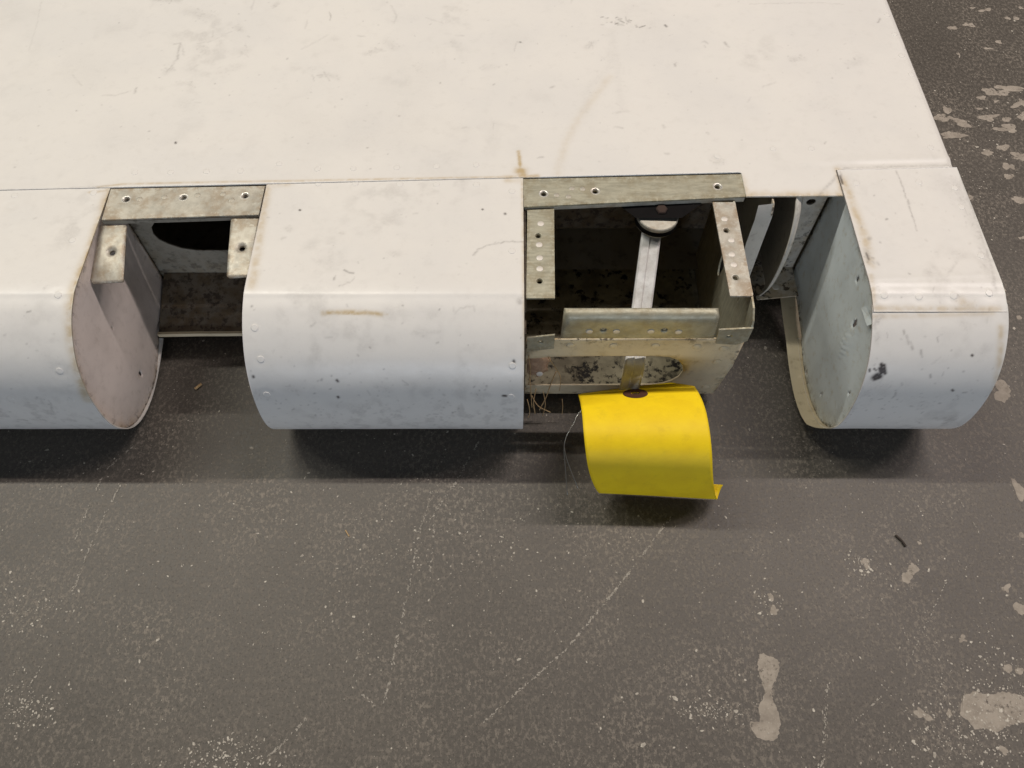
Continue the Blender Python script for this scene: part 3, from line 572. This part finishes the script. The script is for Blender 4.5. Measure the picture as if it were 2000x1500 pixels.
# upright channel against the middle nose
lf = plate('side_channel', [(10.2,357), (28,357.5), (26.5,283), (8.8,283)], [(c[0], c[1], 1.6, 3.0, 1.2) for c in ((17,333.1), (17.3,296.1))], flat(123), 1.3, M['olive'], root, 5)
for c in ((17,333.1), (17.3,296.1)): ring(lf, c, 123, 1.6, 2.9, 'olive')
for c in ((18.8,343.2), (17.5,325.4), (17.6,314.5), (17.5,305.8)): rivet(RIV_SMALL, (c[0], c[1], 123), (0, 0, 1), lf, .95)
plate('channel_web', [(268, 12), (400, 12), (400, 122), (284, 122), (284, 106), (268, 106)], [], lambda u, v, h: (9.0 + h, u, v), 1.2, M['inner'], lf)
ft = plate('front_tab', [(9.6, 100.2), (27.0, 103.6), (27.2, 88), (9.8, 84)], [(18.3, 95.5, 1.3, 2.0, .8)], lambda u, v, h: (u, 268.4 - h, v), 1.1, M['olive'], lf)
lf['label'] = 'olive channel flange against the middle nose'
# upright channel on the open side
rf = plate('side_channel', [(134.2,362.1), (149.3,362.1), (149.3,285.7), (148.8,284.6), (134.9,284.6)], [(c[0], c[1], 1.6, 3.0, 1.2) for c in ((140,337.5), (140.4,298.9))], flat(123), 1.3, M['alloy'], root, 5)
rf['label'] = 'stained alloy channel flange on the open side of the bay'
for c in ((140,337.5), (140.4,298.9)): ring(rf, c, 123, 1.6, 2.9, 'alloy')
for c in ((140,347.2), (141.9,329.2), (140.5,317.4), (140.6,309.1)): rivet(RIV_SMALL, (c[0], c[1], 123), (0, 0, 1), rf, .95)
def webmap(u, v, h):                                                         # web with a rolled front lower edge
    return (149.3 - h * -1 - 0.0, u, v)
plate('channel_web', [(281, 12), (400, 14), (400, 124), (357, 122.4), (286, 122.4), (276.5, 121.6), (270, 117), (268, 112), (268.6, 96), (273.5, 90), (275, 57)], [slot_hole(((299.6,98.7)), .8, 2.6), slot_hole((345, 84), 5, 17, 20)], webmap, 1.2, M['olive'], rf, 6)
plate('front_tab', [(128.5, 110.5), (149.5, 112.5), (149.5, 98), (143, 93.6), (130, 95)], [(136.8, 103.4, 1.35, 2.0, .8)], lambda u, v, h: (u, 267.6 - h, v), 1.1, M['olive'], rf)
# front strip with rolled upper edge
arc = [(270.0, 97.5), (269.4, 112), (269.6, 117.5), (270.6, 120.6), (273, 122.4), (276, 122.2)]
fsx0, fsx1 = 30.8, 128.6
def strip_map(u, v, h):
    d = np.cumsum([0] + [math.hypot(arc[k + 1][0] - arc[k][0], arc[k + 1][1] - arc[k][1]) for k in range(len(arc) - 1)])
    y = float(np.interp(v, d, [a[0] for a in arc])); z = float(np.interp(v, d, [a[1] for a in arc])); k = sstep(16, 25, v)
    return (u, y - h * (1 - k), z + h * k)
hz = [(57.1,107.4), (95.5,107.4)]
fs = plate('front_strip', [(fsx0, 0), (fsx0 + 1.2, 29.5), (fsx1 - 2, 29.5), (fsx1, 0)], [(c[0], c[1] - 97.5, 1.7, 2.5, 1.0) for c in hz], strip_map, 1.3, M['olive'], root, 2.6, True)
fs['label'] = 'bent olive strip with two screw holes along the front of the bay'
for c in ((48.5,106.2), (65.5,106.2), (87.1,106.2), (104.5,105.6)): rivet(RIV_SMALL, (c[0], 269.3, c[1]), (0, -1, 0), fs, .95)
# painted lower nose plate with its long slot
def lower_map(u, v, h): return (u, float(np.interp(v, [8, 30, 57, 92], [279.5, 275, 272.2, 271.0])) - h, v)
slot = [(9.0, 70.2), (9.0, 28)] + [(12, 27.6)] + [(60, 28.2), (100, 29)] + [(107, 31), (113, 36), (117, 43), (118, 52), (116.5, 60), (112, 68), (105, 72.6), (95, 73.6), (60, 73.8), (28, 72.6)]
lp = plate('lower_plate', [(8.6, 92.6), (30, 94.5), (90, 95.3), (149.8, 95.0), (150.2, 60), (149.6, 9), (8.6, 9)], [[(x if x > 9.5 else 10.2, z) for x, z in slot]], lower_map, 1.3, M['cream'], root, 6, True)
lp['label'] = 'yellowed cream plate with a long slot below the front strip'
for c in ((38.2,87.9), (65.9,87.3), (93.2,87.3), (120.4,86.1), (138.3,83.6), (138.1,66.3), (140.1,25)):
    y = lower_map(0, c[1], 0)[1]; rivet(RIV_CREAM, (c[0], y, c[1]), (0, -1, .05), lp, 1.0)
plate('bay_floor', [(9.5, 280), (148.5, 280), (148.5, 430), (9.5, 430)], [], flat(11), 1.5, M['mould'], root)
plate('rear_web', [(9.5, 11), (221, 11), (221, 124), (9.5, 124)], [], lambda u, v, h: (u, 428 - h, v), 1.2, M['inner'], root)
# hinge arm: boss under a dark bracket, worn bar bent down through the slot
boss_c = (98.0, 357.5, 114.0)
ax = Vector((0.03, -.06, 1)).normalized(); e1 = Vector((1, 0, 0)); e1 = (e1 - ax * e1.dot(ax)).normalized(); e2 = ax.cross(e1)
def disc(name, c, r, h0, h1, mat, parent, n=32):
    V = []; F = []
    for hh, rr_ in ((h0, r), (h1 - .6, r), (h1, r - .6)): V += [tuple(Vector(c) + ax * hh + (e1 * math.cos(2 * math.pi * k / n) + e2 * math.sin(2 * math.pi * k / n)) * rr_) for k in range(n)]
    for q in range(2): F += [[q * n + k, q * n + (k + 1) % n, (q + 1) * n + (k + 1) % n, (q + 1) * n + k] for k in range(n)]
    F += [[2 * n + k for k in range(n)], list(range(n))[::-1]]
    return mk(name, V, F, mat, parent)
armp = crom([(95.0, 350.5, 104.5), (90.5, 322, 90.5), (86.4, 296, 78.5), (83.4, 276, 69.3), (81.9, 266.5, 63.6), (80.6, 261.5, 55.5), (79.6, 257.5, 45.5)], 5)
arm = sweep('hinge_arm', armp, [(-6.6, -3.2), (6.6, -3.2), (6.6, 2.2), (5.4, 3.2), (1.0, 3.4), (.2, 2.6), (-5.4, 3.0), (-6.6, 2.0)], M['bar'], root)
arm['label'] = 'worn grey bar reaching down through the slot'
disc('boss', boss_c, 14.2, -4.5, 3.4, M['alloy'], arm); disc('seal_ring', boss_c, 14.7, -3.4, .4, M['dark'], arm)
sweep('arm_eye', [(79.4, 256.9, 44.6), (79.1, 256.0, 42.4)], circle(0, 0, 6.1, 20), M['rust'], arm)
# dark fork above the boss with a rusty bolt
br = mk('fork_bracket', [(70.5, 362, 121.5), (82.5, 351.6, 119.2), (113, 351.6, 119.2), (127, 362, 121.5), (68, 400, 121), (125, 400, 121)], [[0, 1, 2, 3], [4, 0, 3, 5]], M['dark'], root)
disc('bolt_head', (100, 358, 119.8), 4.0, 0, 2.0, M['rust'], br, 6)
# round lightening plate standing low in the dark of the bay
tor = [((95.2,41.5)[0] + 15 * math.cos(a), 345 + 12 * math.sin(a), 14) for a in np.linspace(0, 2 * math.pi, 33)]
tube('hole_flange', tor, 1.1, M['inner'], root)
# rusted sealant block and rivet in the slot's closed end
bm = bmesh.new(); bmesh.ops.create_icosphere(bm, subdivisions=3, radius=1)
vs = [(17.5 + v.co.x * 8.5 * (1 + .2 * math.sin(v.co.z * 7 + v.co.y * 4)), 283 + v.co.y * 5, 47 + v.co.z * 17 * (1 + .15 * math.sin(v.co.x * 8))) for v in bm.verts]
sb = mk('sealant_lump', vs, [[v.index for v in f.verts] for f in bm.faces], M['tan'], root, True); bm.free()
rivet(RIV_SMALL, (19.5, 277.8, 40), (0, -1, .2), sb, 1.0)

# ---- formed ribs in the gap beside the end nose
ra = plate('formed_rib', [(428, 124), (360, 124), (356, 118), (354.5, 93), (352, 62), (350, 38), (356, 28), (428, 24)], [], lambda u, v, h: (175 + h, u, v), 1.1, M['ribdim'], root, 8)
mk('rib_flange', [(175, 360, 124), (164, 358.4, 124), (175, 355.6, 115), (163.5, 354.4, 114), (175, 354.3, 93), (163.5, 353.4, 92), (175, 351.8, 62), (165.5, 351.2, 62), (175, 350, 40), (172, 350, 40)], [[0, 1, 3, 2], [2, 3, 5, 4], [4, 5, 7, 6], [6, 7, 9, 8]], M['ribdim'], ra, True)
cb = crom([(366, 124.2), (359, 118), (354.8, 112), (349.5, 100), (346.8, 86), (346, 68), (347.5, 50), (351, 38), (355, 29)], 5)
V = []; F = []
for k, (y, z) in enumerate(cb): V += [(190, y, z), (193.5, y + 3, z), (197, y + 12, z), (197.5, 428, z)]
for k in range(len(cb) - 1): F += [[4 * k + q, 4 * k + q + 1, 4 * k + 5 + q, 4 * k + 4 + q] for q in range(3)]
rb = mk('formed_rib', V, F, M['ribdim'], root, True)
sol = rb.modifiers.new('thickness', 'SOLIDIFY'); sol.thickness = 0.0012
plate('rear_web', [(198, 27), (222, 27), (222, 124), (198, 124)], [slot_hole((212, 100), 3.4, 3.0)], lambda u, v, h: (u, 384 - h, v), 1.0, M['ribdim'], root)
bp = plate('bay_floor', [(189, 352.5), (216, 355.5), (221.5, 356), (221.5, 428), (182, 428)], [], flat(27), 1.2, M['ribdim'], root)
rivet(rivet_mesh('flat_rivet', 3.0, .3, M['ribdim']), (205.2, 364.6, 27), (0, 0, 1), bp)

# ------------------------------------------------------------------ yellow tag
tg = thing('paper_tag', (90, 220, 0), 'blank bright yellow card tag curling down from the hinge arm', 'tag')
curve = crom([(263, 46), (256.5, 53.5), (249, 60.5), (237, 69.5), (224, 74.5), (211.5, 74), (200.5, 64.5), (195.4, 46.5), (193.6, 28.5), (194.6, 18), (198, 12.8), (202.8, 12.6), (206.4, 16)], 8)
curve = np.array(curve)
for _ in range(14): curve[1:-1] = (curve[:-2] + 2 * curve[1:-1] + curve[2:]) / 4
cs = np.concatenate([[0], np.cumsum(np.hypot(*np.diff(curve, axis=0).T))])
W0 = 79.0; ct = cs[-1]
V = []; NU = 41
for i, (y, z) in enumerate(curve):
    s = cs[i] / ct; sh = 14.5 * max(0, (s - .38) / .5) ** 1.7
    clip = max(0, 9.5 - cs[i])                                   # cut corners at the top end
    x0 = 44.8 + sh + clip; x1 = 44.8 + W0 + sh - clip * 1.4
    for k in range(NU):
        q = k / (NU - 1); x = x0 + (x1 - x0) * q
        yaw = (q - .5) * (6.0 - 10.5 * s) + .6 * math.sin(q * 3.1) * s
        V.append((x, y + yaw + .8 * math.sin(q * 2.4 + s * 3), z + (q - .5) * 2.0 * (1 - s)))
V = np.array(V).reshape(len(curve), NU, 3)
ih = int(np.argmin(np.abs(curve[:30, 0] - 250.0))); kh = 19
hc = V[ih, kh]; hole_r = 3.2
F = []
for i in range(len(curve) - 1):
    for k in range(NU - 1):
        c = (V[i, k] + V[i + 1, k + 1]) / 2
        if np.linalg.norm(c - hc) < hole_r: continue
        F.append([i * NU + k, (i + 1) * NU + k, (i + 1) * NU + k + 1, i * NU + k + 1])
card = mk('card', V.reshape(-1, 3), F, M['tagpaper'], tg, True)
sol = card.modifiers.new('thickness', 'SOLIDIFY'); sol.thickness = 0.00045; sol.offset = 0
nrm = Vector(V[ih, kh + 3] - V[ih, kh - 3]).cross(Vector(V[ih - 3, kh] - V[ih + 3, kh])).normalized(); nrm = nrm if nrm.z > 0 else -nrm; w1 = Vector((1, 0, 0)); w1 = (w1 - nrm * w1.dot(nrm)).normalized(); w2 = nrm.cross(w1)
RV = []; RF = []; n = 28
for rr_, hh in ((3.0, .3), (3.1, .8), (8.0, .75), (8.3, .2)): RV += [tuple(Vector(hc) + nrm * hh + (w1 * math.cos(2 * math.pi * k / n) + w2 * math.sin(2 * math.pi * k / n)) * rr_) for k in range(n)]
for q in range(3): RF += [[q * n + k, q * n + (k + 1) % n, (q + 1) * n + (k + 1) % n, (q + 1) * n + k] for k in range(n)]
mk('eyelet_washer', RV, RF, M['eyelet'], tg)
wl = crom([(82, 250.5, 58), (66, 252, 55), (48, 243, 54), (40.5, 232, 51), (35.8, 224, 47), (34.6, 217, 43), (35.6, 207, 36), (36.9, 192, 27)], 8)
tube('wire', wl, .28, M['wire'], tg)
tube('wire', crom([(34.8, 219, 44), (36.4, 212, 40), (41, 202, 33), (44.3, 196, 28)], 6), .28, M['wire'], tg)

# ------------------------------------------------------------------ straw in the slot
sw = thing('straw_tuft', (20, 268, 20), 'few dry straw fibres poking from the slot beside the middle nose', 'straw')
for pts in ([(24, 270.5, 74), (30, 268.5, 62), (33.5, 268.8, 50), (34, 270, 30)], [(30, 269, 58), (27, 268, 42), (24.5, 267, 26), (20, 264, 12)], [(12, 268, 60), (13, 266, 40), (14.5, 264, 16)], [(17, 268, 36), (15.5, 265, 22), (17, 263, 8)], [(22, 267, 34), (24, 264, 20), (22.5, 262, 6)], [(14, 266, 30), (19, 264, 18), (28, 262, 12)], [(10.8, 268, 80), (12.5, 267, 62), (11.5, 267, 44)], [(36, 266.5, 24), (36.8, 264, 16), (36.6, 262, 9)], [(11, 266, 24), (13, 263, 12), (12, 262, 4)]):
    tube('straw_fibre', crom(pts, 5), rng.uniform(.22, .45), M['straw'], sw, 5)

# ------------------------------------------------------------------ bare patches, grit and scratches in the floor paint
def blob(px, py, rx, ry, rot=0.0, rag=.35, n=96, seed=0, name='bare_patch', pts=None, z=.05):
    r = np.random.default_rng(seed)
    if pts is None:
        ph = r.uniform(0, 6.3, 6); am = r.normal(0, 1, 6) * np.array([.8, .75, .4, .22, .14, .1]) * rag
        V = []; kk = np.arange(0, n + 3, 3); hf = r.normal(0, .09, len(kk)); hf[-1] = hf[0]
        for k in range(n):
            a = 2 * math.pi * k / n; q = 1 + sum(am[m] * math.cos((m + 1.0) * a + ph[m]) for m in range(6)) * .8 + float(np.interp(k, kk, hf))
            q = max(.25, q); x, y = rx * q * math.cos(a), ry * q * math.sin(a)
            V.append((px + x * math.cos(rot) - y * math.sin(rot), py + x * math.sin(rot) + y * math.cos(rot), z))
    else:
        P = crom(list(pts) + [pts[0]], 8)[:-1]; V = [(p[0] + r.normal(0, .3), p[1] + r.normal(0, .3), z) for p in P]
    o = mk(name, V, [list(range(len(V)))], M['patch'], floor); return o
blob(0, 0, 1, 1, pts=[(156.4,95.6), (163.6,93.7), (168.5,90), (166.7,83.6), (162.2,76), (160.5,69.5), (162.8,61.3), (162.6,52.7), (157.7,45.6), (148,47), (144.6,55), (150.7,56.1), (151.4,64.2), (156.3,71.3), (155.7,79), (154.4,86.6)], seed=3)
blob(0, 0, 1, 1, pts=[(268.5,154.4), (272.7,149.5), (268.3,146.1), (263.5,140.6), (259.3,141.3), (260.3,146.8), (263.2,147.4), (265.5,150.9)], seed=5)
blob(0, 0, 1, 1, pts=[(278.1,70.1), (286.8,72.5), (295.9,71.3), (305.8,72.5), (315.4,70.1), (324,65.7), (317.9,57), (307.9,55), (299.4,52.7), (292.3,49.8), (286.8,52.1), (280.4,51.3), (277.2,56.1), (273.8,60.7)], seed=6)
chips = [(170.3,121.8,3.7,2.9), (169.6,131.1,2,2.3), (288.2,104.4,3.3,1.9), (326.4,136.5,3.4,2.4), (329.5,122.5,4,3.9), (250.8,59.8,5,3.5), (370.6,286,8.5,8), (369.5,295,3.9,3.6), (358.8,209,3.6,8.5), (348.7,173.3,2.1,2.2), (237.3,153.7,3.8,3.1), (277.2,167.9,1.4,1.4), (267.3,59.8,1.6,2.9), (309.4,86.6,3.2,2.4), (317.9,85.1,3.2,2.4), (293.8,40,2.4,3.3),
         (426.4,578.7,9.7,4.9), (411.7,561.5,12.5,5.4), (409.9,585.7,6.8,6.3), (416.8,596.3,4.9,5.7), (420.7,584.3,4.9,3.5), (455.7,585.7,10.7,4.9), (470.7,583.6,5.8,3.5), (459.7,570.4,6.8,3.4), (456.7,614.4,4.5,3.7), (472.5,621.8,11,7.4), (485.9,627.7,13.1,5.9), (486,603.5,9.9,2.9), (470.8,570.4,8.7,5.5), (487.4,587.1,4.9,7), (455.7,546,7.6,4), (438.5,539.3,6.1,4), (466.2,534.7,8.5,6.5), (453.6,521.7,4.2,5.8), (448.5,508.9,5.5,3.8), (448.5,481.1,9.1,4.2), (450.2,597.8,2.5,2.1), (468.3,608.6,3,1.8), (406.4,484.1,2.3,3.7), (502.1,750.3,5.4,3.5), (476,726.2,5.3,4.2), (458.2,720.3,4.8,4.2), (500.2,698,3.2,3.3), (485.3,687.4,3.7,2.4), (521.2,737.3,2.7,3.4), (530.1,736.4,3.8,3.4), (489.8,754.6,2.7,1.8), (539.9,754.6,2.7,2.6), (451.7,679.4,1,3.2), (493.1,607.1,5,5.8), (436.2,437,3.5,2.3), (400.9,508.9,2.3,2.5), (402.8,498.3,1.8,2.5), (403.4,382.5,2.1,2.1), (406.7,354.4,2.5,2.5)]
for k, (x, y, a, b) in enumerate(chips): blob(x, y, a * .85, b * .85, rng.uniform(-.5, .5), .5, 84, 100 + k, z=.06 + .002 * k)
# grit: too many and too small to count
def flecks(name, items, mat):
    V = []; F = []
    for (x, y, r, e, a) in items:
        n = 5; s = len(V); zz = rng.uniform(.2, .26)
        for k in range(n):
            t_ = 2 * math.pi * k / n + a; q = r * rng.uniform(.6, 1.3)
            X, Y = q * e * math.cos(t_), q * math.sin(t_); V.append((x + X * math.cos(a) - Y * math.sin(a), y + X * math.sin(a) + Y * math.cos(a), zz))
        F.append(list(range(s, s + n)))
    o = mk(name, V, F, mat, floor); o['kind'] = 'stuff'; return o
items = []
for _ in range(4200):
    x, y = rng.uniform(-420, 560), rng.uniform(10, 780); items.append((x, y, min(1.2, .2 + rng.exponential(.15)), rng.uniform(1, 2), rng.uniform(0, 6.3)))
for cx, cy, sx, sy, n in ((*(-170.6,35.9,18.3,6.8), 260), (*(-296.4,62.7,9.4,7.2), 140), (*(277.5,47,27.8,13.9), 420), (*(120.7,62.7,11,4.1), 130), (*(236.9,152,6.2,4.9), 60), (*(168,129.8,4.7,6.6), 40), (*(406,538,42.5,56.9), 300), (*(306.3,79,19.1,17.7), 220), (*(-312.7,119.9,16.6,9.7), 90), (*(-34.7,164.3,52.1,21), 160)):
    for _ in range(n): items.append((rng.normal(cx, sx), rng.normal(cy, sy), .2 + rng.exponential(.16), rng.uniform(1, 2), rng.uniform(0, 6.3)))
flecks('paint_grit', items, M['fleck'])
items = []
def scratch(pts, dens, spread, r0=.36):
    dens *= 1.35
    for a, b in zip(pts[:-1], pts[1:]):
        L = math.hypot(b[0] - a[0], b[1] - a[1]); n = int(L * dens)
        for _ in range(n):
            t_ = rng.random()
            if math.sin(t_ * L * .33 + a[0]) + rng.normal(0, .8) < -.35: continue
            items.append((a[0] + (b[0] - a[0]) * t_ + rng.normal(0, spread), a[1] + (b[1] - a[1]) * t_ + rng.normal(0, spread), r0 * rng.uniform(.5, 1.5), rng.uniform(1, 2.6), math.atan2(b[1] - a[1], b[0] - a[0]) + rng.normal(0, .3)))
scratch([(110,186.2), (90.1,161.5), (60.3,126.4), (32.5,95.9), (11.2,79), (-18.6,54.1)], 1.7, .45)
scratch([(-24.3,245.2), (-38.3,214.9), (-53.4,189.9), (-53.7,167.9), (-55.3,146.8)], 1.0, .5)
scratch([(-56,205.2), (-62.7,178.8), (-67.9,139.9), (-74.6,94.3), (-78.7,65.7)], 1.3, .45)
scratch([(-96.2,103.7), (-98.6,82.1), (-93.4,71.6), (-80,62.7)], .8, .5)
scratch([(-277.4,209.8), (-282.5,188.1), (-287.4,160.8), (-289.4,131.4)], 1.5, .4)
scratch([(-275.3,241), (-291.2,220.8), (-297,182.5), (-297.9,170.8)], 1.0, .4)
scratch([(-124.9,58.4), (-138.1,42.8), (-150.1,31.2)], 1.6, .5)
scratch([(195.9,77.5), (189.3,52.7), (183.2,30.4)], 1.6, .8)
scratch([(289.4,143.3), (262.7,106.9), (248,88.2)], .7, .3); scratch([(235.4,76), (208.5,55.5)], .8, .3); scratch([(314.3,199.4), (320.7,173.3)], .8, .35)
scratch([(-293.6,100.6), (-299,76), (-312.8,74.5)], .7, .5); scratch([(-311.4,85.1), (-312.9,70.1)], 1.2, .5); scratch([(-332.7,119.9), (-313.7,123.1)], 1.2, .8)
flecks('scratch_marks', items, plain('dull_scratch', (0.40, 0.37, 0.32), 0.8, 0, None, (0.22, 0.20, 0.17), 3))
# loose bits lying on the floor
def bit(name, pts, r, mat, label, cat):
    o = tube(name, crom(pts, 4), r, mat, None, 5); tag(o, label, cat); return o
a, b = (262.1,173), (267.1,165); bit('wood_splinter', [(a[0], a[1], .8), ((a[0] + b[0]) / 2 + .6, (a[1] + b[1]) / 2, 1.0), (b[0], b[1], .8)], .75, M['chipdark'], 'dark thin wood splinter lying on the open floor', 'splinter')
a, b = (-114.3,176.6), (-111.3,172.2); bit('straw_piece', [(a[0], a[1], .5), ((a[0] + b[0]) / 2, (a[1] + b[1]) / 2, .6), (b[0], b[1], .5)], .42, M['straw'], 'tiny piece of yellow straw lying on the open floor', 'straw')
a = (-238.2,289.6); bit('grain', [(a[0] - 2, a[1] - 2, 1.1), (a[0], a[1], 1.3), (a[0] + 2, a[1] + 2.4, 1.1)], 1.1, M['straw'], 'small tan grain on the floor below the oval-hole cutout', 'grain')
